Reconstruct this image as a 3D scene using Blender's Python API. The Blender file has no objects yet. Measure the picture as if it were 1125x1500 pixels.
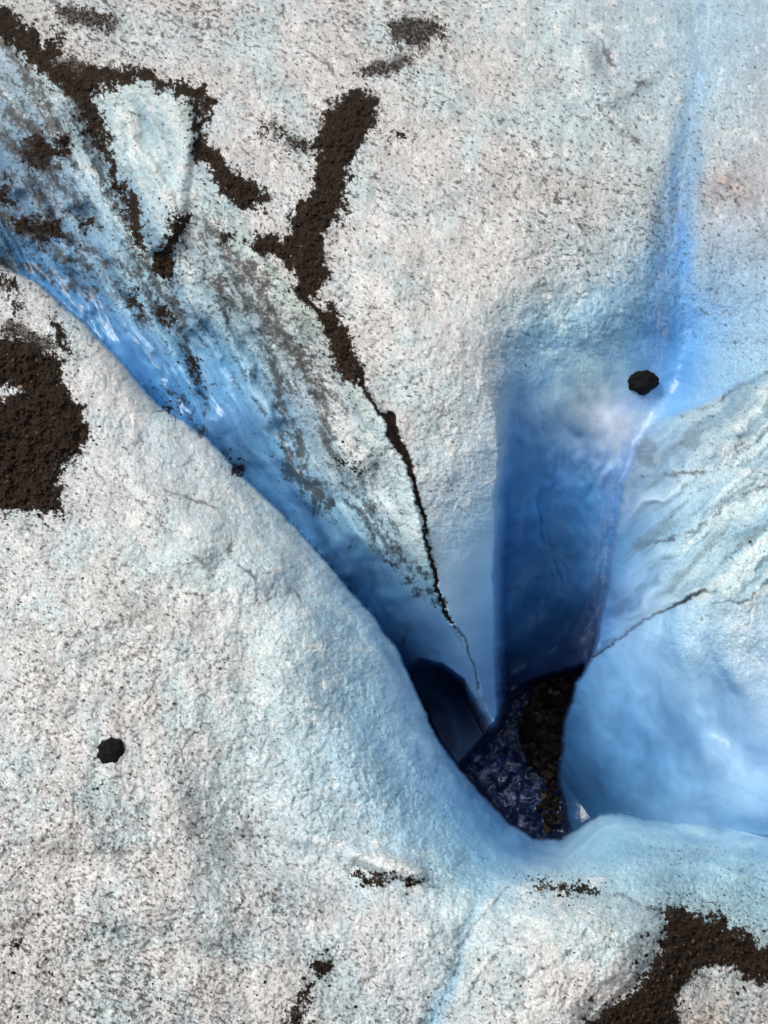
import bpy, math, numpy as np
from mathutils import Vector
rng=np.random.default_rng(7)
F=np.float32
# ------------------------------------------------------------------ camera station
TILT=math.radians(35); DIST=10.0; HALF=math.radians(25)
K=math.tan(HALF)/750.0
C=np.array([0,-DIST*math.sin(TILT),DIST*math.cos(TILT)])
RT=np.array([1,0,0.]); FW=np.array([0,math.sin(TILT),-math.cos(TILT)]); UP=np.array([0,math.cos(TILT),math.sin(TILT)])
def unproject_px(px,py):  # px,py are image pixels, cast through the camera onto the ground plane
    """plan position on the mean glacier surface (z=0) and the camera ray direction, along which the ice is displaced"""
    px=np.asarray(px,float);py=np.asarray(py,float)
    a=(px-562.5)*K; b=(750-py)*K
    d=a[...,None]*RT+b[...,None]*UP+FW
    t=-C[2]/d[...,2]
    P=C+t[...,None]*d
    return P, d/np.linalg.norm(d,axis=-1,keepdims=True)
# ------------------------------------------------------------------ noise
def perlin(x,y,seed):
    r=np.random.default_rng(seed); ang=r.random((256,256)).astype(F)*2*np.pi
    gx=np.cos(ang);gy=np.sin(ang)
    xi=np.floor(x).astype(np.int32);yi=np.floor(y).astype(np.int32)
    fx=(x-xi).astype(F);fy=(y-yi).astype(F)
    u=fx*fx*fx*(fx*(fx*6-15)+10);v=fy*fy*fy*(fy*(fy*6-15)+10)
    def g(i,j):
        a=(xi+i)&255;b=(yi+j)&255
        return gx[a,b]*(fx-i)+gy[a,b]*(fy-j)
    n0=g(0,0)*(1-u)+g(1,0)*u; n1=g(0,1)*(1-u)+g(1,1)*u
    return (n0*(1-v)+n1*v)*1.5
def fbm(x,y,seed,oct=4,gain=.5):
    s=0;a=1;t=0
    for o in range(oct):
        s=s+a*perlin(x*2**o+13.7*o,y*2**o+7.3*o,seed+o);t+=a;a*=gain
    return s/t
def ss(a,b,x):
    t=np.clip((x-a)/(b-a),0,1);return t*t*(3-2*t)
# ------------------------------------------------------------------ grid in image pixel coordinates
xs=np.arange(-160,1286,1.5).astype(F); ys=np.arange(-160,1662,1.5).astype(F); ST=1.5
X,Y=np.meshgrid(xs,ys); NY,NX=X.shape
w1=fbm(X/70,Y/70,1,3);w2=fbm(X/70,Y/70,11,3)
w3=fbm(X/14,Y/14,21,3,.65);w4=fbm(X/14,Y/14,31,3,.65)
Xs=X+5*w1+2*w3; Ys=Y+5*w2+2*w4            # gentle warp for ice lips
Xd=X+20*w1+18*w3; Yd=Y+20*w2+18*w4        # rough warp for dirt outlines
def sdpoly(px,py,poly):
    poly=np.array(poly,F);n=len(poly);d=np.full(px.shape,1e12,F);s=np.ones(px.shape,F)
    for i in range(n):
        a=poly[i];b=poly[i-1];e=b-a
        wx=px-a[0];wy=py-a[1]
        t=np.clip((wx*e[0]+wy*e[1])/(e@e+1e-9),0,1)
        bx=wx-e[0]*t;by=wy-e[1]*t
        d=np.minimum(d,bx*bx+by*by)
        c1=py>=a[1];c2=py<b[1];c3=e[0]*wy>e[1]*wx
        flip=(c1&c2&c3)|(~c1&~c2&~c3)
        s=np.where(flip,-s,s)
    return s*np.sqrt(d)
def strokes(px,py,lst,pad=80,far=200.):
    out=np.full(px.shape,far,F)
    for st in lst:
        if len(st)==1: st=[st[0],(st[0][0]+.5,st[0][1]+.5,st[0][2])]
        for a,b in zip(st[:-1],st[1:]):
            r=max(a[2],b[2])+pad
            i0=np.searchsorted(ys,min(a[1],b[1])-r);i1=np.searchsorted(ys,max(a[1],b[1])+r)
            j0=np.searchsorted(xs,min(a[0],b[0])-r);j1=np.searchsorted(xs,max(a[0],b[0])+r)
            if i1<=i0 or j1<=j0: continue
            wx=px[i0:i1,j0:j1]-a[0];wy=py[i0:i1,j0:j1]-a[1];ex=b[0]-a[0];ey=b[1]-a[1]
            t=np.clip((wx*ex+wy*ey)/(ex*ex+ey*ey+1e-9),0,1)
            dd=np.hypot(wx-ex*t,wy-ey*t)-(a[2]+(b[2]-a[2])*t)
            out[i0:i1,j0:j1]=np.minimum(out[i0:i1,j0:j1],dd)
    return out
def tps(pts,smooth=0.02):
    """thin plate interpolation: rows (px,py,v1,v2..)"""
    p=np.array(pts,float);q=p[:,:2]/500.;V=p[:,2:];n=len(q)
    r=np.linalg.norm(q[:,None]-q[None],axis=-1);A=np.where(r>0,r*r*np.log(r+1e-9),0)+np.eye(n)*smooth*.1
    P=np.c_[np.ones(n),q];M=np.block([[A,P],[P.T,np.zeros((3,3))]])
    W=np.linalg.solve(M,np.r_[V,np.zeros((3,V.shape[1]))]).astype(F)
    qx=np.clip(X,-60,1185)/500.;qy=np.clip(Y,-60,1560)/500.
    out=[W[n,k]+W[n+1,k]*qx+W[n+2,k]*qy for k in range(V.shape[1])]
    for i in range(n):
        r2=(qx-q[i,0])**2+(qy-q[i,1])**2+1e-9
        ph=(.5*r2*np.log(r2)).astype(F)
        for k in range(V.shape[1]): out[k]=out[k]+W[i,k]*ph
    return [np.clip(o,V[:,k].min(),V[:,k].max()).astype(F) for k,o in enumerate(out)]
# ------------------------------------------------------------------ ice bodies: px,py,depth(m), ice colour 0-255 with pit shade partly painted in
FORE=[(0,400,.15,205,208,210),(0,800,0,214,216,215),(100,1000,-.05,218,217,214),(0,1300,0,214,212,209),(200,1200,-.05,216,214,211),(100,1500,0,206,203,199),
(300,1450,0,211,208,205),(250,900,-.05,218,217,213),(300,1050,-.02,212,214,212),(150,500,.1,212,212,212),(240,620,.15,202,211,216),(340,700,.2,196,211,218),(400,780,.15,196,213,221),
(300,780,-.02,208,215,216),(450,830,.25,180,204,218),(520,920,.35,164,197,218),(560,1020,.4,152,191,216),(450,960,.1,188,210,218),(400,1080,.08,194,212,217),(620,1110,.5,136,181,216),(590,1000,.6,142,184,216),
(500,1180,.15,184,207,217),(600,1200,.35,152,191,215),(680,1180,.7,108,160,205),(790,1238,1.1,80,134,188),(740,1215,1.0,80,136,192),(700,1250,.5,128,180,212),(850,1215,1.1,115,168,205),(900,1230,.8,140,188,212),(900,1200,.9,135,182,208),(1000,1220,.8,138,184,210),(1125,1235,.7,140,186,212),
(450,1250,.1,196,208,213),(600,1270,.12,186,209,218),(560,1330,.05,205,209,210),(800,1280,.2,170,200,213),(950,1280,.3,150,186,203),(1100,1320,.35,152,188,202),(800,1350,-.1,210,214,214),(900,1380,-.12,204,212,212),(760,1450,-.05,208,211,210),(1060,1470,.1,194,191,186),(620,1450,.05,200,208,212),(450,1450,0,203,203,201)]
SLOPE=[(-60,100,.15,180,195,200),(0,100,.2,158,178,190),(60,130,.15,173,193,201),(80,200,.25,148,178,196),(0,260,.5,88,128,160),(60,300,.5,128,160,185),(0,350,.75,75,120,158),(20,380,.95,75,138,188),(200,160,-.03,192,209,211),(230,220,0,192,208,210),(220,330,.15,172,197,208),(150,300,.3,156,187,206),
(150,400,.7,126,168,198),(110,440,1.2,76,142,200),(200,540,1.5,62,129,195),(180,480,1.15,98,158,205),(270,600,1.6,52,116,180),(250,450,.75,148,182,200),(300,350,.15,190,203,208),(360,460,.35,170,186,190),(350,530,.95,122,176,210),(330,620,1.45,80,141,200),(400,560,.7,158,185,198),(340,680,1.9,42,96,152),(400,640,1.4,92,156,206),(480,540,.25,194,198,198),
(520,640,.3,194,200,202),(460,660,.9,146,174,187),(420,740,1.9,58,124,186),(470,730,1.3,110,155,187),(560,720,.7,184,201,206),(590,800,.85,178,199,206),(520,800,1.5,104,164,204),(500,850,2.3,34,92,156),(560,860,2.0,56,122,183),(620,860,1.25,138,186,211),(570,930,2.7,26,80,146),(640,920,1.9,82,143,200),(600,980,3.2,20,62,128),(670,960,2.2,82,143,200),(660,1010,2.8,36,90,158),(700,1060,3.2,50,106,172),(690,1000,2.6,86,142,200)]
PLAT=[(-60,-60,.1,196,200,200),(150,50,0,204,201,198),(400,50,0,210,205,202),(300,200,-.02,213,208,205),(600,200,-.03,210,207,203),(400,320,0,213,211,209),(550,350,-.03,214,211,208),(700,300,-.03,206,203,200),(800,100,0,200,204,204),(900,100,.05,182,199,206),(900,200,.02,195,205,207),(850,330,0,200,200,199),(650,480,0,216,215,212),(740,450,.12,204,209,210),
(960,60,.1,180,200,209),(1060,60,.1,164,190,205),(1125,20,0,170,192,204),(1125,150,.05,184,196,203),(1080,280,.15,176,181,186),(1080,180,.1,180,196,205),(1125,400,.2,160,186,205),(1060,420,.4,140,176,206),(1050,500,.7,125,171,210),(1125,500,.35,150,185,210),(1010,580,1.15,108,163,208),(1090,540,.6,146,185,209),(940,350,.12,184,199,207),
(560,560,.1,212,212,209),(600,640,.2,211,212,210),(680,600,.3,206,209,210),(640,760,.7,184,206,219),(700,720,.7,178,203,220),(670,850,1.2,155,191,220),(730,800,1.3,120,172,215),(700,940,2.0,120,172,215),(725,1050,3.0,78,130,194),(735,960,2.5,86,143,205),(740,620,.5,170,198,216),(735,520,.25,192,205,213)]
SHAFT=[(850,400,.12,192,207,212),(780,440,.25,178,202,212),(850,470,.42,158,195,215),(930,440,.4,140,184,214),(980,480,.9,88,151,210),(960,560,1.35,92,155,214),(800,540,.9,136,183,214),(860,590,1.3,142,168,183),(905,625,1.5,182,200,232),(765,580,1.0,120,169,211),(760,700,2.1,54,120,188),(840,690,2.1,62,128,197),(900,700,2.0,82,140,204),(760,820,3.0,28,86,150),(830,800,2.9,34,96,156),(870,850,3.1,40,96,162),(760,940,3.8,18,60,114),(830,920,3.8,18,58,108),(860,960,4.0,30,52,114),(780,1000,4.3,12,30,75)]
FIN=[(960,620,1.0,130,172,208),(1010,625,.7,155,180,194),(1125,560,.2,172,195,204),(1125,700,.3,172,197,209),(1000,700,.75,156,188,208),(945,660,1.1,130,158,182),(925,740,1.4,118,155,190),(1060,780,.5,168,196,207),(960,780,1.05,136,180,211),(905,800,1.8,64,127,190),(890,870,2.1,48,106,180),(930,850,1.5,118,167,210),(880,950,2.3,54,116,186),(1000,860,.75,160,189,202),(1125,840,.35,172,199,210)]
BASIN=[(1035,880,.6,168,200,217),(1125,870,.4,188,207,214),(950,925,1.1,128,176,216),(875,970,1.9,70,130,196),(900,1010,1.8,80,142,204),(1000,1000,1.25,128,177,218),(1125,1000,.9,162,193,219),(840,1060,2.5,38,94,158),(830,1150,3.0,18,58,108),(900,1100,2.3,54,116,182),(870,1180,2.9,20,66,120),(950,1180,2.3,56,114,168),(1050,1170,1.6,104,158,204),(1125,1200,1.3,96,149,196),(1060,1080,1.5,112,163,210),(980,1100,1.9,76,138,198),(1125,1100,1.2,132,174,212)]  # dark shading at the basin's lower left is painted into these colours
L_FORE=[(-400,330),(-100,335),(0,385),(60,420),(130,480),(200,560),(240,600),(300,640),(340,683),(400,740),(450,790),(500,850),(545,900),(580,950),(605,1000),(630,1060),(660,1110),(700,1160),(745,1205),(785,1228),(820,1230),(850,1212),(880,1192),(910,1190),(950,1202),(1000,1206),(1060,1215),(1125,1226),(1450,1250),(1450,1900),(-400,1900)]
P_SLOPE=[(-400,-200),(-100,-60),(0,35),(60,95),(120,135),(200,112),(290,140),(300,200),(292,240),(340,290),(400,395),(470,460),(530,560),(570,620),(600,690),(622,780),(635,850),(662,915),(690,960),(704,1015),(722,1070),(740,1120),(720,1260),(500,1150),(200,900),(-400,700)]
P_SHAFT=[(745,520),(760,460),(800,420),(850,402),(950,380),(1015,470),(1005,560),(970,610),(945,650),(918,710),(905,780),(895,860),(880,950),(870,1010),(780,1040),(738,1040),(733,900),(735,750),(742,620)]
P_FIN=[(958,618),(1000,602),(1060,575),(1125,540),(1450,440),(1450,900),(1125,900),(1035,900),(950,935),(900,965),(862,1000),(872,930),(888,860),(900,780),(913,710),(930,655)]
P_BASIN=[(868,962),(900,938),(950,905),(1000,882),(1035,866),(1080,882),(1125,850),(1450,840),(1450,1400),(900,1400),(835,1230),(818,1140),(826,1060),(843,1000)]
P_HOLE=[(592,985),(615,972),(645,978),(675,1000),(700,1040),(716,1078),(720,1130),(700,1200),(600,1120)]
P_FLOOR=[(690,1110),(712,1082),(728,1062),(745,1025),(775,1003),(850,980),(880,980),(880,1300),(700,1300),(600,1200)]
def comp(dst,src,m): return [a*(1-m)+b*m for a,b in zip(dst,src)]
def mixto(a,c,m): return a*(1-m)+c*m
lay=tps(PLAT)
# melt channel feeding the waterfall
CH=[[(1030,-160,10),(1028,0,10),(1018,130,12),(1003,230,16),(990,320,24),(978,400,32),(972,480,36),(965,560,34)]]
ch=strokes(Xs,Ys,CH,150)+10*w1; chm=1-ss(-18,24,ch); chd=1-ss(-34,34,ch)
t=ss(0,420,Y)
lay[0]=lay[0]+chd*(.05+.17*t)
cm=fbm(X/12+.4*w1,Y/90,271,3)
chc=[(160*(1-t)+84*t)*(1+.45*cm),(195*(1-t)+148*t)*(1+.22*cm),(216*(1-t)+210*t)*(1+.08*cm)]
cop=chm*(.55+.4*t)*(.75+.5*ss(-.3,.3,w2)).clip(0,1)
for k in range(3): lay[k+1]=lay[k+1]*(1-cop)+chc[k]*cop
def over(lay,poly,pts,w,extra=None):
    sd=sdpoly(Xs,Ys,poly); m=1-ss(-w,w,sd)
    L=tps(pts)
    if extra: L=extra(L,sd)
    return comp(lay,L,m),sd
wv=62-50*ss(420,680,Y)
def tint(L,k):
    L[1]=L[1]*k;L[2]=L[2]*(.35+.65*k);L[3]=L[3]*(.6+.4*k)
def ex_shaft(L,sd):
    br=ss(-.25,.35,fbm(X/55,Y/80,203,3))
    f=fbm(X/34+1.0*w1,Y/230+.5*w2,201,3,.5)*br; f2=fbm(X/8+1.2*w1,Y/70,205,3)*br; sc=fbm(X/38+.8*w2,Y/34+.8*w1,207,4,.6); sl=fbm(X/60,Y/70,209,2)
    L[0]=L[0]+(.07*f+.05*sl)*ss(450,650,Y)
    tint(L,1+(.34*f+.16*f2)*ss(420,600,Y)+.40*sc)
    foam=np.exp(-(((X-905)/42)**2+((Y-622)/36)**2)**1.2)*(.6+.5*ss(-.3,.3,sc))
    L[1]=mixto(L[1],192,foam*.7);L[2]=mixto(L[2],206,foam*.7);L[3]=mixto(L[3],232,foam*.7)
    return L
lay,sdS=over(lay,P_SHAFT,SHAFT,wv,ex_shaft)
# layered bands dipping through the right fin
fa_,fb_=math.cos(math.radians(-40)),math.sin(math.radians(-40))
FA=X*fa_+Y*fb_;FB=-X*fb_+Y*fa_
fband=fbm(FA/230+.5*w1,FB/34+1.0*w2,211,3,.5)
fthin=fbm(FA/150+.5*w1,FB/14+.8*w2,215,3,.55)
def ex_fin(L,sd):
    L[0]=L[0]+.18*np.exp(-np.clip(-sd,0,400)/16)*(1-ss(1035,1120,X)*(Y>700))-.085*fband
    tint(L,1+.46*np.clip(fband,-1,.6)+.16*fthin)
    dk=ss(.08,.38,-fthin-.4*fband)*.38*ss(8,40,-sd)
    L[1]=mixto(L[1],104,dk);L[2]=mixto(L[2],118,dk);L[3]=mixto(L[3],118,dk)
    u=((X-943)*.9-(Y-660)*.3)/20;v=((X-943)*.3+(Y-660)*.9)/28
    inc=(1-ss(.6,1.1,np.sqrt(u*u+v*v)+.6*w3))*(.65+.5*fbm(X/16,Y/4,291,2))
    L[1]=mixto(L[1],92,inc*.8);L[2]=mixto(L[2],108,inc*.8);L[3]=mixto(L[3],125,inc*.8)
    return L
lay,sdF=over(lay,P_FIN,FIN,5,ex_fin)
# anisotropic ice flutes on the crevasse slope
ca,sa=math.cos(math.radians(60)),math.sin(math.radians(60))
A=X*ca+Y*sa; B=-X*sa+Y*ca
fl=fbm(A/260+.25*w1,B/60+.3*w1,51,2,.4)*1.6
flc=fbm(A/150+.4*w2,B/28+.5*w1,57,3,.6)
def ex_slope(L,sd):
    e=ss(0,70,-sd); fade=1-.6*ss(850,1000,Y)
    st=1-.45*ss(.8,1.6,L[0])
    L[0]=L[0]-(fl*.27+flc*.085)*e*fade*st+.05*np.exp(-np.clip(-sd,0,200)/5)
    tint(L,1+.50*flc*e*fade+.16*fl*e); return L
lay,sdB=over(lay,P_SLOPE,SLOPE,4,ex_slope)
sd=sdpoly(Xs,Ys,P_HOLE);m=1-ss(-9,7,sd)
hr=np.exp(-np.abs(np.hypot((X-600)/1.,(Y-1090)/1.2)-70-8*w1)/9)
lay=comp(lay,[4.3+0*X,14+12*w1+14*hr,40+15*w1+30*hr,92+20*w1+38*hr],m)  # blue hole ice, part of the hole's darkness painted into its colour
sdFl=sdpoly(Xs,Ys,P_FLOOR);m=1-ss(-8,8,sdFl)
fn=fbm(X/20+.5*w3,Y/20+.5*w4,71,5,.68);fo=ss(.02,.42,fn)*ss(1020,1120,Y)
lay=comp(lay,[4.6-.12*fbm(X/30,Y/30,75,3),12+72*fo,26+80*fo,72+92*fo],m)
def ex_basin(L,sd):
    L[0]=L[0]+.2*np.exp(-np.clip(-sd,0,400)/14)*(1-ss(1000,1060,X))
    rr=np.hypot((X-1180)/1.0,(Y-900)/1.15)
    sw=fbm(rr/50+.5*w1,X/160+Y/260,221,4,.55); L[0]=L[0]-.045*fbm(rr/55+.5*w1,X/160+Y/260,221,2,.5)
    tint(L,1+.46*sw); return L
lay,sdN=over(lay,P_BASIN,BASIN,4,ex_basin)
def ex_fore(L,sd):
    s=np.clip(-sd,0,400); k=ss(300,1100,Y+.2*X)
    L[0]=L[0]+.30*np.exp(-s/9)+(.12+.35*k)*np.exp(-s/(22+40*k))
    b=fbm(s/22+w1,X/120+Y/120,231,3,.6)*np.exp(-s/110)*k
    tint(L,1+.42*b)
    return L
lay,sdL=over(lay,L_FORE,FORE,3,ex_fore)
D,CR,CG,CB=lay
deepm=ss(.3,1.4,D)
# ------------------------------------------------------------------ relief details
fore=1-ss(-2,2,sdL)
mound=[(650,1520),(690,1440),(730,1385),(790,1325),(850,1298),(910,1312),(962,1335),(972,1362),(955,1400),(925,1440),(870,1495),(820,1600),(700,1640)]
sm=sdpoly(Xs,Ys,mound); D=D-.17*(1-ss(-45,6,sm))-.06*(1-ss(-8,3,sm))
ledge=strokes(Xs,Ys,[[(520,1252,10),(560,1262,14),(600,1275,12),(615,1278,8)]]); lm=1-ss(-10,8,ledge);D=D-.13*lm
CR=mixto(CR,226,lm*.8);CG=mixto(CG,228,lm*.8);CB=mixto(CB,228,lm*.8)
gul=strokes(X+16*w1+5*w3,Y+16*w2,[[(705,1295,0),(690,1350,1),(665,1410,3),(645,1470,5),(630,1520,7),(600,1660,8)]]); gm=(1-ss(-6,20,gul))*(.35+.55*ss(1280,1500,Y)); D=D+.06*gm
block=sdpoly(Xs,Ys,[(150,135),(210,112),(285,138),(298,180),(280,250),(275,320),(255,370),(215,375),(185,290),(158,220)])
D=D-.16*(1-ss(-14,4,block))
def blob(cx,cy,rx,ry,h,rot=0):
    c,s=math.cos(math.radians(rot)),math.sin(math.radians(rot))
    u=((X-cx)*c+(Y-cy)*s)/rx;v=(-(X-cx)*s+(Y-cy)*c)/ry
    return h*np.exp(-(u*u+v*v)**1.5)
for b in [(300,790,38,34,.15),(380,830,45,45,.15,40),(440,930,60,50,.15,50),(240,750,45,35,.13,30),(430,1020,70,40,.14,60),(530,1120,80,35,.12,55),(350,1190,60,90,-.17,-30),(420,1260,120,30,-.14,15),(120,880,90,60,.13,10),(80,1200,120,50,.13,20),(250,1330,110,50,.14,15),
          (870,120,70,24,.15,60),(905,175,50,20,-.15,20),(930,120,40,16,.13,-30),(860,70,30,14,.12,70),(1080,120,30,60,.10,10),(1100,330,40,50,.11),(960,1240,60,20,.08),(1060,1260,60,22,.08,10),(120,15,45,35,.15),(570,440,45,60,.10),(640,520,60,70,.10),(760,380,60,50,.08),(1080,640,90,14,.08,-28),(1060,720,90,14,.08,-30),(1000,780,70,14,.08,-45),(1100,780,60,12,.06,-40)]:
    D=D-blob(*b)
rough=(1-deepm)
# cupped, rounded melt cells on the exposed ice
cup=np.abs(fbm(X/36+.5*w3,Y/36+.5*w4,301,3,.5)); cup=np.sqrt(np.clip(cup,0,1)+.01)
D=D-.09*fbm(X/110,Y/110,81,3)*(.3+.7*rough)-(.0015+.020*rough)*fbm(X/34,Y/34,91,3,.6)*1.3-.040*rough*cup-(.0005+.012*rough)*fbm(X/8,Y/8,95,3,.8)
lob=np.abs(fbm(X/130+.4*w2,Y/130+.4*w1,141,3)); lobm=(1-ss(0,.03,lob))*rough*ss(-.1,.2,w1)
D=D+.016*lobm
# ------------------------------------------------------------------ dirt
dirtS=[[(525,155,25),(500,190,28),(488,240,22),(478,290,22),(455,330,24),(438,368,33),(455,400,26),(452,428,12)],[(388,362,14),(420,375,20)],
[(484,468,17),(498,500,19),(513,535,19),(524,562,9)],[(294,226,13),(325,262,16),(362,285,19),(388,292,12)],
[(-60,-20,11),(0,28,12),(35,62,13),(72,100,13),(118,128,16),(150,112,11),(200,104,9),(235,120,7),(262,125,4),(290,140,7),(300,175,5),(292,228,8)],
[(118,135,18),(140,190,7),(163,240,3),(182,290,6),(195,330,10),(210,368,4)],[(240,385,14),(255,350,6),(266,318,8)],[(236,455,6),(240,475,4)],[(60,222,10),(95,215,8)],[(25,332,10),(75,328,9),(92,348,7)],[(0,395,4),(18,430,5)],
[(326,345,5)],[(130,326,6)],[(585,198,3)],[(470,208,8),(440,212,3)],[(190,440,6),(205,455,3)],[(85,470,3),(100,515,5)],
[(540,1287,6),(556,1282,4),(585,1283,1),(615,1290,0)],[(467,1418,11),(473,1412,6)],[(445,1450,3),(432,1500,4),(425,1600,4)],[(20,1395,3)],[(780,1300,1),(830,1297,2),(868,1300,1)],[(345,682,7)],[(20,455,4)],[(500,672,3)],[(527,680,2)],[(250,600,2)],[(75,80,12),(90,60,4)],[(0,285,9),(15,300,5)],[(285,530,3),(292,560,2)]]
dirtP=[[(-80,490),(0,498),(50,506),(98,540),(92,562),(120,598),(128,635),(104,672),(86,705),(95,750),(60,752),(0,748),(-80,730)],
[(965,1332),(1010,1328),(1060,1350),(1110,1385),(1200,1410),(1400,1470),(1400,1700),(830,1700),(862,1500),(905,1470),(942,1432),(970,1385)]]
thin=strokes(Xd,Yd,[[(590,48,24),(625,42,20),(612,65,14)],[(530,100,9),(570,95,12),(602,94,11)],[(525,155,30),(500,180,26)],[(130,110,26),(60,90,14)],[(60,225,26)],[(60,335,24)],[(95,20,16),(160,40,8)],[(380,190,6),(440,210,8)],[(10,480,16),(80,515,10)]])
sdD=strokes(Xd,Yd,dirtS)
for p in dirtP: sdD=np.minimum(sdD,sdpoly(Xd,Yd,p))
hole=np.minimum(sdpoly(Xd,Yd,[(1008,1445),(1035,1420),(1062,1418),(1130,1440),(1400,1500),(1400,1560),(1120,1520),(1000,1510),(985,1480)]),sdpoly(Xd,Yd,[(0,588),(-30,565),(12,565),(22,578)]))
sdD=np.maximum(sdD,-hole)
fine=fbm(X/5.0,Y/5.0,241,3,.75); med=fbm(X/16,Y/16,245,3,.6)
sdR=sdD+14*fine+18*med
dirt=1-ss(-6,3.5,sdR)
dirt=dirt*(1-.6*ss(.10,.4,fine+.6*med)*ss(-24,-2,sdD))          # thinner veneer toward the margins
dirt=np.maximum(dirt,(1-ss(-14,10,thin+16*fine+14*med))*.66)
fr=np.exp(-np.clip(np.minimum(sdD,thin+6),0,200)/18)
dirt=np.maximum(dirt,ss(.10,.30,fine+.62*fr-.40+.35*med)*ss(0,.15,fr)*.8)
halo=np.exp(-np.clip(sdD,0,200)/20)
cracks=[[(570,612,8),(577,638,9),(592,662,6),(604,700,3.6),(620,755,2.8),(628,810,2.6),(642,868,3.4),(660,912,2)],[(530,565,3),(550,600,3),(572,618,4)],[(440,425,3),(462,455,4),(480,470,4)]]
sc=strokes(X+6*w4+5*w1,Y+6*w3+5*w2,cracks)+2.6*fine+.8; cr=1-ss(-.8,2.2,sc)
hair=[[(868,964,.3),(900,940,.6),(950,905,.6),(1000,881,1.2),(1033,865,2.6)],[(660,912,.6),(682,932,.2),(692,970,.1),(701,1010,.1)]]
sh=strokes(X+5*w4+5*w1,Y+5*w3+5*w2,hair)+.8*fine; hr_=(1-ss(.2,2.4,sh))*.85
dirt=np.maximum(dirt,cr)
D=D+.05*np.clip(1-ss(-1,3,sc),0,1)+.03*np.clip(1-ss(-1,3,sh),0,1)
D=D-.026*(1-ss(-8,3,sdR))*(1+2.8*med+1.8*fine)
faint=[[(340,780,1),(338,812,1),(372,848,1.2),(378,900,1)],[(338,800,1),(350,770,1),(300,740,1),(240,720,1)],[(170,700,1),(230,760,1),(300,830,1)],[(385,880,1),(430,862,1),(450,900,1)],[(650,1300,1),(600,1290,1),(555,1283,1.5)],[(740,1385,1.5),(700,1430,1.5),(680,1480,2)],[(870,1350,1),(840,1390,1.5),(760,1440,1)],[(900,1310,1),(960,1332,1.5)],[(130,680,.5),(180,730,1),(240,745,1)],
[(1080,882,1),(1110,870,.8),(1140,840,1)],[(940,700,1.5),(1040,690,1.5),(1130,610,1.5)],[(935,800,1),(1010,780,1),(1130,700,1)],[(870,140,2),(900,190,2),(950,215,1.5)],[(880,60,1),(905,110,2),(950,125,1)],[(590,930,1),(602,912,1),(590,950,1)],[(420,1270,1),(400,1320,1),(440,1310,1)],[(350,1190,1),(380,1240,1),(430,1270,1)],[(1000,610,1),(1060,580,1),(1125,545,2)],
[(420,60,1),(480,90,1),(500,130,1)],[(740,1300,1),(680,1380,1),(660,1430,1)]]
sf=strokes(X+9*w1+6*w3,Y+9*w2+6*w4,faint)+3.5*fine; vein=(1-ss(-.5,3.0,sf))*(.2+.6*ss(-.2,.3,fbm(X/25,Y/25,99,2)))
vein=np.maximum(vein,hr_)
# streaks of silt down the crevasse slope
stk=[[(215,380,5),(260,470,4),(290,560,3),(295,600,1)],[(300,330,3),(380,420,5),(430,520,4),(470,590,3),(485,640,2)],[(330,380,2),(390,480,4),(420,600,4),(445,700,3),(470,740,4)],[(90,120,4),(130,200,3),(165,300,3),(200,400,3),(240,480,3)],[(0,190,5),(50,240,4),(110,300,2)],[(240,560,1),(300,640,1)],[(160,420,3),(210,470,3)],[(390,470,3),(460,560,4),(480,620,2)],[(500,740,1),(560,800,2),(620,880,1)],[(0,60,4),(60,140,3),(100,230,3)],[(0,380,4),(60,400,2),(140,430,2)],[(480,640,1),(520,720,1),(600,820,1),(640,880,2)],[(415,640,6),(425,690,6),(470,738,8)],[(320,410,8),(340,440,6)],[(20,160,6),(60,200,6),(70,260,4)],[(0,320,5),(60,360,4),(130,400,2)],[(40,260,4),(90,330,3),(150,390,2)]]
ssk=strokes(X+22*w1+13*w3,Y+22*w2+13*w4,stk)+13*fine+13*med; vk=(1-ss(-3,7,ssk))*.97
ft=fbm(A/60+.5*w2,B/12+.5*w1,131,4,.7)
onslope=ss(10,50,-sdB)*(1-fore)*(block>0)*(1-ss(780,900,Y))
vk=np.maximum(vk,ss(.12,.36,ft+.7*fine+.3*med)*.85*onslope*(1-ss(.9,1.7,D)))
vein=np.maximum(vein,vk*(1-fore*(sdL<-6)))
# grime (soft smears)
GR=[[(430,640,18),(450,690,22),(468,735,10)],[(375,400,16),(420,470,22),(455,560,14),(482,620,8)],[(235,480,10),(275,540,7),(290,600,4)],[(100,380,14),(165,430,12),(200,455,8)],[(55,195,30),(25,250,24),(0,280,24)],[(0,50,8),(60,110,12),(100,160,8)],[(320,410,22),(340,440,14)],[(852,590,22),(868,620,3)],[(445,640,10),(490,640,4)],[(640,890,4),(600,850,6),(540,790,3)],
[(400,590,6),(430,650,6)],[(100,40,40),(200,60,30),(300,40,26)],[(540,20,24),(600,40,50)],[(380,205,20),(480,205,26)],[(1050,290,16),(1080,270,14)],[(925,300,18),(940,350,14)],[(965,1230,15),(1040,1235,12)],[(1085,1310,18)],[(780,280,30),(860,360,30)],[(0,430,15),(40,470,12),(80,500,8)],[(955,610,4),(1000,690,4)],[(40,320,20)],[(300,290,10),(270,350,16)],[(1125,1330,15)],[(945,640,8),(925,730,10),(935,800,6)],[(955,1160,5)],[(600,590,6),(540,480,10)],[(100,1400,40),(200,1430,40),(60,1370,34)],[(430,1320,20),(350,1290,20)],[(635,1410,10)]]
sg=strokes(X+18*w1+10*w3,Y+18*w2+10*w4,GR,90); gs=(1-ss(-14,40,sg))*(.2+.8*ss(-.1,.3,fbm(X/28,Y/20,247,4,.65)))
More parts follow.
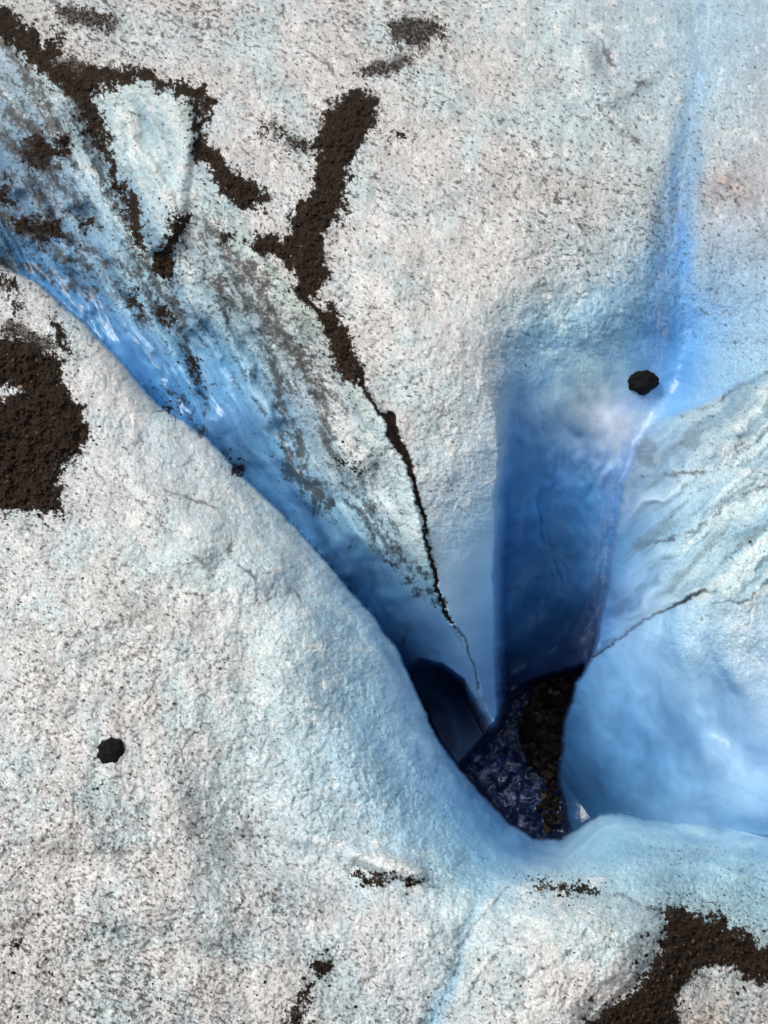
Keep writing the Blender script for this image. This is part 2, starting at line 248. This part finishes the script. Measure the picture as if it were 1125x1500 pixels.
GP=[(0,100,.7),(100,50,.9),(350,50,.85),(600,20,.8),(300,180,.55),(450,220,.75),(600,200,.75),(750,200,.75),(700,350,.65),(850,330,.8),(900,50,.5),(1050,60,.25),(1100,250,.5),(650,500,.45),(600,600,.5),(700,650,.3),(670,850,.05),(720,1000,0),(850,500,.1),(830,800,0),(1050,650,.25),(1050,800,.2),(1000,1000,0),(1125,1100,.05),(0,900,.8),(150,900,.8),(250,850,.6),(150,1050,.8),(0,1250,.9),(200,1250,.9),(100,1430,1.05),(300,1400,.9),(450,1450,.8),(350,1000,.5),(450,1050,.2),(400,1200,.55),(550,1100,.05),(600,1250,.15),(550,1350,.5),(650,1420,.55),(800,1380,.4),(850,1250,.05),(1000,1260,.3),(1060,1470,.9),(200,700,.45),(350,780,.15),(480,900,.05),(100,500,.5),(230,620,.25),(60,170,.7),(230,230,.35),(200,420,.5),(200,530,.05),(330,620,.12),(400,500,.8),(340,540,.1),(500,620,.55),(560,750,.5),(600,820,.35),(520,850,0),(450,760,.1)]
G,=tps(GP)
G=np.clip(G+.55*fbm(X/85,Y/85,121,4,.6),0,1.2)
G2_=G+.45*gs+.25*(.35-cup)*(G>.1)
# pepper: small silt grains, slightly drawn out
c2,s2=math.cos(math.radians(25)),math.sin(math.radians(25))
U=(X*c2+Y*s2)+2*w3;Vv=(-X*s2+Y*c2)
pa=fbm(U/8.,Vv/5.,251,2,.7); pb=fbm(U/15,Vv/9,255,3,.75); pc=perlin(X/3.6,Y/3.4,259)
pepper=np.maximum(ss(.0,.16,pa-(.50-.27*G2_)),ss(.0,.14,pb-(.48-.26*G2_))*.85)
pepper=np.maximum(pepper,ss(0,.2,pc-(.70-.27*G2_))*.7)
pepper=pepper*ss(.02,.2,G2_)*(1-.8*deepm*(1-onslope))
grime=np.clip(G*.8+gs*.6+halo*.3*(1-fore*.5),0,1.3)
# ------------------------------------------------------------------ ice colour variation
mix=ss(-.2,.35,fbm(X/110,Y/110,151,5,.65))*rough*.55
CR=mixto(CR,184,mix*(CR>188));CG=mixto(CG,208,mix*(CR>186));CB=mixto(CB,214,mix*(CR>186))
crust=ss(.12,.35,fbm(X/26+.5*w1,Y/26,155,4,.6))*rough*.55*(CR>170)
CR=mixto(CR,234,crust);CG=mixto(CG,233,crust);CB=mixto(CB,230,crust)
g3=gm*.75; CR=mixto(CR,140,g3);CG=mixto(CG,190,g3);CB=mixto(CB,216,g3)
gr=1+rough*(.11*fbm(X/11,Y/11,261,3,.7)+.15*fbm(X/4.2,Y/4.2,265,2,.8)+.10*fbm(X/50,Y/50,267,3))
sv=(1+.14*fbm(X/60,Y/60,161,4,.6)*ss(.6,2,D))*gr
CR=CR*sv;CG=CG*sv;CB=CB*sv
rgb=np.clip(np.stack([CR,CG,CB],-1)/255.,0.02,.97)
lin=np.where(rgb<=.04045,rgb/12.92,((rgb+.055)/1.055)**2.4)
mx=lin.max(-1,keepdims=True); pw=(1-.35*ss(.25,2.2,D))[...,None]
lin=mx*(lin/mx)**pw
basin=(1-ss(-4,4,sdN))*(1-fore)
boost=1.05+.10*np.clip(D,0,4)*(1-.9*basin)+.16*np.clip(D-2,0,3)*(Y<1000)*(1-basin)
lin=np.clip(lin*boost[...,None],0,.88)
pinkm=np.exp(-(((X-1070)/45)**2+((Y-275)/28)**2))*.5*(.4+1.2*ss(-.3,.3,med))
lin=lin*(1-pinkm[...,None]*np.array([.15,.4,.45]))
silt=np.array([.030,.025,.021]); grey=np.array([.15,.138,.125])
film=(np.clip(grime-.25,0,1.1)*ss(-.25,.4,pb+.5*pa)*.42)[...,None]
lin=lin*(1-film)+grey*film
v_=(vein*.88)[...,None];lin=lin*(1-v_)+silt*v_
p_=(np.clip(pepper,0,1)*.86)[...,None];lin=lin*(1-p_)+silt*1.6*p_
wet=ss(.4,1.6,D)
# ------------------------------------------------------------------ build the sheet
P0,RD=unproject_px(X,Y)
Dfull=D.copy()
P=P0+RD*D[...,None]
NP=14; g=np.r_[0,np.geomspace(.03,40,NP)]
def padn(a): 
    return np.pad(a,[(NP,NP),(NP,NP)]+[(0,0)]*(a.ndim-2),mode='edge')
gi=np.zeros(NY+2*NP);gi[:NP]=g[1:][::-1];gi[-NP:]=g[1:]
gj=np.zeros(NX+2*NP);gj[:NP]=g[1:][::-1];gj[-NP:]=g[1:]
G2=np.maximum(gi[:,None],gj[None,:])
Pp=padn(P);cen=np.array([0,.5,0])
rel=Pp-cen; rel[...,2]=0
zf=1/(1+G2*6)
Pp=Pp+rel*G2[...,None]; Pp[...,2]*=zf
H,Wd=Pp.shape[:2]
idx=np.arange(H*Wd,dtype=np.int32).reshape(H,Wd)
q=np.stack([idx[:-1,:-1],idx[1:,:-1],idx[1:,1:],idx[:-1,1:]],-1)
ok=np.ones(q.shape[:2],bool)
for a in (slice(0,NP),slice(H-1-NP,H-1)):
    for b in (slice(0,NP),slice(Wd-1-NP,Wd-1)): ok[a,b]=False
q=q[ok]
def make_mesh(name,V,Fc,smooth=True):
    me=bpy.data.meshes.new(name);n=len(V);f=len(Fc);k=Fc.shape[1]
    me.vertices.add(n);me.vertices.foreach_set('co',V.astype(F).ravel())
    me.loops.add(f*k);me.loops.foreach_set('vertex_index',Fc.astype(np.int32).ravel())
    me.polygons.add(f);me.polygons.foreach_set('loop_start',np.arange(0,f*k,k,dtype=np.int32))
    me.polygons.foreach_set('use_smooth',np.full(f,smooth))
    me.update(calc_edges=True);me.validate()
    ob=bpy.data.objects.new(name,me);bpy.context.scene.collection.objects.link(ob);return ob
def attr(ob,name,a,kind='FLOAT'):
    at=ob.data.attributes.new(name,kind,'POINT')
    if kind=='FLOAT': at.data.foreach_set('value',a.astype(F).ravel())
    else:
        a=a.reshape(-1,3);at.data.foreach_set('color',np.c_[a,np.ones(len(a))].astype(F).ravel())
gl=make_mesh('glacier_ground',Pp.reshape(-1,3),q)
attr(gl,'ice',padn(lin),'FLOAT_COLOR');attr(gl,'dirt',padn(dirt));attr(gl,'wet',padn(wet))
# ------------------------------------------------------------------ node helpers
def newmat(name):
    m=bpy.data.materials.new(name);m.use_nodes=True;nt=m.node_tree;nt.nodes.clear();return m,nt
class N:
    def __init__(s,nt): s.nt=nt
    def n(s,t,**k):
        x=s.nt.nodes.new(t)
        for a,b in k.items(): setattr(x,a,b)
        return x
    def l(s,a,b): s.nt.links.new(a,b)
    def set(s,sock,v):
        if isinstance(v,bpy.types.NodeSocket): s.l(v,sock)
        else: sock.default_value=v
    def math(s,op,a,b=0.,clamp=False):
        x=s.n('ShaderNodeMath',operation=op,use_clamp=clamp);s.set(x.inputs[0],a);s.set(x.inputs[1],b);return x.outputs[0]
    def noise(s,vec,scale,det=3,rough=.6,dist=0):
        x=s.n('ShaderNodeTexNoise');s.l(vec,x.inputs['Vector']);x.inputs['Scale'].default_value=scale;x.inputs['Detail'].default_value=det;x.inputs['Roughness'].default_value=rough;x.inputs['Distortion'].default_value=dist;return x.outputs[0]
    def ramp(s,v,a,b,lo=0.,hi=1.):
        x=s.n('ShaderNodeMapRange',interpolation_type='SMOOTHSTEP');s.set(x.inputs[0],v);s.set(x.inputs[1],a);s.set(x.inputs[2],b);s.set(x.inputs[3],lo);s.set(x.inputs[4],hi);return x.outputs[0]
    def mix(s,f,a,b,mode='MIX'):
        x=s.n('ShaderNodeMix',data_type='RGBA',blend_type=mode);s.set(x.inputs[0],f)
        for i,v in ((6,a),(7,b)):
            if isinstance(v,tuple): v=(*v,1)
            s.set(x.inputs[i],v)
        return x.outputs[2]
m,nt=newmat('glacier_ice');n=N(nt)
co=n.n('ShaderNodeTexCoord').outputs['Object']
def A_(nm,col=False):
    x=n.n('ShaderNodeAttribute',attribute_name=nm);return x.outputs['Color'] if col else x.outputs['Fac']
ice=A_('ice',1);aD=A_('dirt');aW=A_('wet')
dry=n.math('SUBTRACT',1.,aW)
n1=n.noise(co,16,2,.65); n2=n.noise(co,60,2,.7)
# crystalline mottling
vv=n.ramp(n2,.32,.68,.82,1.14); vm=n.n('ShaderNodeMix',data_type='FLOAT');n.l(dry,vm.inputs[0]);vm.inputs[2].default_value=1.;n.l(vv,vm.inputs[3])
cc=n.n('ShaderNodeCombineColor');[n.l(vm.outputs[0],cc.inputs[i]) for i in range(3)]
base=n.mix(1.,ice,cc.outputs[0],'MULTIPLY')
# thick debris
dm=n.ramp(n.math('ADD',aD,n.math('MULTIPLY',n.math('SUBTRACT',n2,.5),.9)),.15,.80)
dc=n.mix(n.ramp(n2,.42,.70),(.013,.009,.0065),(.085,.055,.036)); dc=n.mix(n.ramp(n1,.40,.62),(.024,.016,.011),dc)
base=n.mix(dm,base,dc)
bs=n.n('ShaderNodeBsdfPrincipled');n.l(base,bs.inputs['Base Color'])
rg=n.ramp(aW,0,1,.55,.26); n.l(n.math('MAXIMUM',rg,n.math('MULTIPLY',dm,.95)),bs.inputs['Roughness'])
n.l(n.ramp(dm,0,1,.42,.15),bs.inputs['Specular IOR Level'])
bh=n.math('ADD',n.math('MULTIPLY',n2,.6),n.math('MULTIPLY',n1,.4))
bp=n.n('ShaderNodeBump');bp.inputs['Distance'].default_value=.024;n.l(bh,bp.inputs['Height'])
n.l(n.ramp(n.math('ADD',dry,dm),0,1,.08,.75),bp.inputs['Strength']);n.l(bp.outputs[0],bs.inputs['Normal'])
o=n.n('ShaderNodeOutputMaterial');n.l(bs.outputs[0],o.inputs[0]);gl.data.materials.append(m)
# ------------------------------------------------------------------ stones & debris
def sample(px,py,a=None):
    a=Dfull if a is None else a
    j=np.clip(((np.asarray(px)+160)/ST).round().astype(int),0,NX-1);i=np.clip(((np.asarray(py)+160)/ST).round().astype(int),0,NY-1);return a[i,j]
def on_ice(px,py,lift=0.):
    p,r=unproject_px(px,py);d=sample(px,py);return p+r*(d-lift)[...,None] if np.ndim(px) else p+r*(d-lift)
def rockmat(name,a,b,sc=30,rough=.75):
    m,nt=newmat(name);n=N(nt);co=n.n('ShaderNodeTexCoord').outputs['Object']
    k=n.noise(co,sc,4,.7);c=n.mix(n.ramp(k,.35,.68),a,b)
    bs=n.n('ShaderNodeBsdfPrincipled');n.l(c,bs.inputs['Base Color']);bs.inputs['Roughness'].default_value=rough;bs.inputs['Specular IOR Level'].default_value=.2
    bp=n.n('ShaderNodeBump');bp.inputs['Distance'].default_value=.02;bp.inputs['Strength'].default_value=.8;n.l(k,bp.inputs['Height']);n.l(bp.outputs[0],bs.inputs['Normal'])
    o=n.n('ShaderNodeOutputMaterial');n.l(bs.outputs[0],o.inputs[0]);return m
import bmesh
from mathutils import noise as mn
def stone(name,px,py,rx,ry,rz,rot,mat,seed,lift=0.,cut=.72):
    bm=bmesh.new();bmesh.ops.create_icosphere(bm,subdivisions=5,radius=1)
    planes=[Vector(np.random.default_rng(seed+i).normal(size=3)).normalized() for i in range(11)]
    for v in bm.verts:
        p=v.co.copy();f=1.
        for pl in planes:
            d=p.dot(pl)
            if d>cut: f=min(f,cut/d*1.0+.02)
        p*=f; p*=1+.20*mn.noise(v.co*2.2+Vector((seed,0,0)))+.09*mn.noise(v.co*7+Vector((0,seed,0)))
        v.co=Vector((p.x*rx,p.y*ry,p.z*rz))
    me=bpy.data.meshes.new(name);bm.to_mesh(me);bm.free()
    for p in me.polygons:p.use_smooth=True
    ob=bpy.data.objects.new(name,me);bpy.context.scene.collection.objects.link(ob)
    ob.location=on_ice(px,py,lift);ob.rotation_euler=(.3,.1,rot);me.materials.append(mat);return ob
mb=rockmat('dark_rock',(.002,.0018,.0018),(.009,.008,.0075))
stone('dark_stone',939,560,.19,.14,.11,.15,mb,3,0,.85)
stone('black_stone',163,1104,.11,.12,.08,.2,mb,14,-.03,.9)
# ico template for gravel
bm=bmesh.new();bmesh.ops.create_icosphere(bm,subdivisions=1,radius=1);bm.verts.ensure_lookup_table()
TV=np.array([v.co[:] for v in bm.verts]);TF=np.array([[v.index for v in f.verts] for f in bm.faces]);bm.free()
def scatter(name,px,py,size,mat_fn,lift=.3,flat=.6,seed=0):
    r=np.random.default_rng(seed);k=len(px);c=on_ice(px,py,lift*size)
    V=TV[None]*(1+.35*r.normal(size=(k,len(TV),1)).clip(-1,1))*size[:,None,None]*r.uniform(.6,1.2,(k,1,3))
    V[...,2]*=flat
    a=r.uniform(0,6.28,k);cs,sn=np.cos(a)[:,None],np.sin(a)[:,None]
    x=V[...,0]*cs-V[...,1]*sn;y=V[...,0]*sn+V[...,1]*cs;V=np.stack([x,y,V[...,2]],-1)+c[:,None]
    Fc=(TF[None]+(np.arange(k)*len(TV))[:,None,None]).reshape(-1,3)
    ob=make_mesh(name,V.reshape(-1,3),Fc,False);attr(ob,'tint',np.repeat(r.random(k),len(TV)));ob.data.materials.append(mat_fn);return ob
def gravmat(name,stops):
    m,nt=newmat(name);n=N(nt);t=n.n('ShaderNodeAttribute',attribute_name='tint').outputs['Fac']
    cr=n.n('ShaderNodeValToRGB');cr.color_ramp.interpolation='CONSTANT'
    while len(cr.color_ramp.elements)<len(stops): cr.color_ramp.elements.new(.5)
    for e,(p,c) in zip(cr.color_ramp.elements,stops): e.position=p;e.color=(*c,1)
    n.l(t,cr.inputs[0]);bs=n.n('ShaderNodeBsdfPrincipled');n.l(cr.outputs[0],bs.inputs['Base Color']);bs.inputs['Roughness'].default_value=.85;bs.inputs['Specular IOR Level'].default_value=.15
    o=n.n('ShaderNodeOutputMaterial');n.l(bs.outputs[0],o.inputs[0]);return m
gmx=gravmat('gravel_mixed',[(0,(.010,.007,.005)),(.40,(.030,.020,.0145)),(.74,(.065,.044,.030)),(.92,(.14,.085,.048)),(.975,(.28,.21,.14))])
kk=90000;cx=rng.uniform(-100,1230,kk);cy=rng.uniform(-100,1600,kk)
dd=sample(cx,cy,sdR);keep=((dd<-2)&(rng.random(kk)<.6))|((dd<28)&(rng.random(kk)<.11));keep&=~((dd>2)&(sample(cx,cy)>2))
cx,cy=cx[keep],cy[keep];size=np.clip(rng.lognormal(-5.0,.5,len(cx)),.003,.034)
scatter('gravel',cx,cy,size,gmx,seed=5)
# cryoconite crumbs on the white ice
kk=70000;cx=rng.uniform(-60,1200,kk);cy=rng.uniform(-60,1580,kk)
pr=sample(cx,cy,G)**2.2*.16+sample(cx,cy,gs)*.12;pr*=(sample(cx,cy)<.9)*(.3+1.4*ss(-.2,.3,sample(cx,cy,w1)))
keep=rng.random(kk)<pr;cx,cy=cx[keep],cy[keep]
scatter('dirt_crumbs',cx,cy,np.clip(rng.lognormal(-5.3,.4,len(cx)),.003,.015),gravmat('crumbs',[(0,(.02,.017,.015)),(.6,(.05,.04,.033)),(.95,(.14,.10,.07))]),lift=.1,flat=.4,seed=6)
# rubble heap in the shaft floor
kk=4600;cx=rng.uniform(740,860,kk);cy=rng.uniform(980,1230,kk)
rp=sdpoly(cx.astype(F),cy.astype(F),[(765,1040),(790,1000),(835,985),(838,1010),(822,1070),(812,1140),(830,1200),(800,1225),(785,1180),(800,1140),(775,1120),(758,1070)])
keep=(rp<-2)&(rng.random(kk)<np.where(cy>1145,.25,1.));cx,cy=cx[keep],cy[keep]
scatter('rubble',cx,cy,np.clip(rng.lognormal(-3.65,.45,len(cx)),.012,.075),gravmat('rubble_rock',[(0,(.010,.008,.007)),(.4,(.026,.019,.016)),(.75,(.055,.040,.032)),(.95,(.12,.095,.075))]),lift=.8,flat=.7,seed=8)
# ------------------------------------------------------------------ meltwater ribbon
path=np.array([(1028,-60,10),(1026,60,11),(1016,150,13),(1003,240,15),(985,330,19),(974,400,22),(968,470,22),(964,530,20),(948,590,22),(922,620,40),(908,648,38),(893,700,28),(886,780,26),(880,860,28),(866,925,30),(850,965,26)],float)
tt=np.linspace(0,len(path)-1,420);pi=np.stack([np.interp(tt,np.arange(len(path)),path[:,k]) for k in range(3)],-1)
for _ in range(12): pi[1:-1]=(pi[:-2]+2*pi[1:-1]+pi[2:])/4
tan=np.gradient(pi[:,:2],axis=0);tan/=np.linalg.norm(tan,axis=1,keepdims=True);nr=np.stack([-tan[:,1],tan[:,0]],-1)
us=np.linspace(-1,1,25);RX=pi[:,0,None]+nr[:,0,None]*us*pi[:,2,None];RY=pi[:,1,None]+nr[:,1,None]*us*pi[:,2,None]
V=on_ice(RX,RY,.035)
for _ in range(6): V[1:-1]=(V[:-2]+2*V[1:-1]+V[2:])/4
hh,ww=RX.shape;ii=np.arange(hh*ww).reshape(hh,ww);Fq=np.stack([ii[:-1,:-1],ii[:-1,1:],ii[1:,1:],ii[1:,:-1]],-1).reshape(-1,4)
wr=make_mesh('meltwater_waterfall',V.reshape(-1,3),Fq)
ln=np.r_[0,np.cumsum(np.linalg.norm(np.diff(V[:,12],axis=0),axis=1))]
at=wr.data.attributes.new('flow','FLOAT_VECTOR','POINT');fv=np.zeros((hh,ww,3));fv[...,0]=us[None]*pi[:,2,None]*K*10;fv[...,1]=ln[:,None];fv[...,2]=np.abs(us)[None];at.data.foreach_set('vector',fv.astype(F).ravel())
m,nt=newmat('meltwater');n=N(nt);fw_=n.n('ShaderNodeAttribute',attribute_name='flow').outputs['Vector']
mp=n.n('ShaderNodeMapping');n.l(fw_,mp.inputs[0]);mp.inputs['Scale'].default_value=(1,.16,0)
k1=n.noise(mp.outputs[0],20,5,.72);mp2=n.n('ShaderNodeMapping');n.l(fw_,mp2.inputs[0]);mp2.inputs['Scale'].default_value=(1,.6,0);k2=n.noise(mp2.outputs[0],6,4,.75);k3=n.noise(mp2.outputs[0],50,2,.7)
sx=n.n('ShaderNodeSeparateXYZ');n.l(fw_,sx.inputs[0]);edge=n.ramp(sx.outputs[2],.05,1.,1.,0.)
al=n.math('MULTIPLY',n.ramp(n.math('ADD',n.math('MULTIPLY',k1,.65),n.math('MULTIPLY',k3,.35)),.38,.68),n.ramp(k2,.32,.66));al=n.math('MULTIPLY',n.math('MULTIPLY',al,edge),.75)
bs=n.n('ShaderNodeBsdfPrincipled');bs.inputs['Base Color'].default_value=(.58,.72,.88,1);bs.inputs['Roughness'].default_value=.25;n.l(al,bs.inputs['Alpha'])
o=n.n('ShaderNodeOutputMaterial');n.l(bs.outputs[0],o.inputs[0]);wr.data.materials.append(m)
# ------------------------------------------------------------------ light, sky, camera
sc_=bpy.context.scene
w=bpy.data.worlds.new('World');sc_.world=w;w.use_nodes=True;nt=w.node_tree;bg=nt.nodes['Background']
EL=math.radians(58);AZ=math.radians(-72)
sk=nt.nodes.new('ShaderNodeTexSky');sk.sky_type='NISHITA';sk.sun_disc=False;sk.sun_elevation=EL;sk.sun_rotation=AZ;sk.dust_density=5;sk.air_density=1
hs=nt.nodes.new('ShaderNodeHueSaturation');hs.inputs['Saturation'].default_value=.3
nt.links.new(sk.outputs[0],hs.inputs['Color']);nt.links.new(hs.outputs[0],bg.inputs[0]);bg.inputs[1].default_value=.115
ld=bpy.data.lights.new('sun','SUN');ld.energy=1.5;ld.angle=math.radians(18);ld.color=(1,.965,.915)
lo=bpy.data.objects.new('sun',ld);sc_.collection.objects.link(lo)
sd_=Vector((math.sin(AZ)*math.cos(EL),math.cos(AZ)*math.cos(EL),math.sin(EL)));lo.rotation_euler=sd_.to_track_quat('Z','Y').to_euler()
cd=bpy.data.cameras.new('camera');cam=bpy.data.objects.new('camera',cd);sc_.collection.objects.link(cam);cam.location=C;cam.rotation_euler=(TILT,0,0)
cd.sensor_fit='VERTICAL';cd.sensor_height=24;cd.lens=12/math.tan(HALF);cd.clip_end=2000;cd.clip_start=.05
sc_.camera=cam
sc_.view_settings.view_transform='Standard';sc_.view_settings.look='None';sc_.view_settings.exposure=0
print('DONE',len(Pp.reshape(-1,3)))
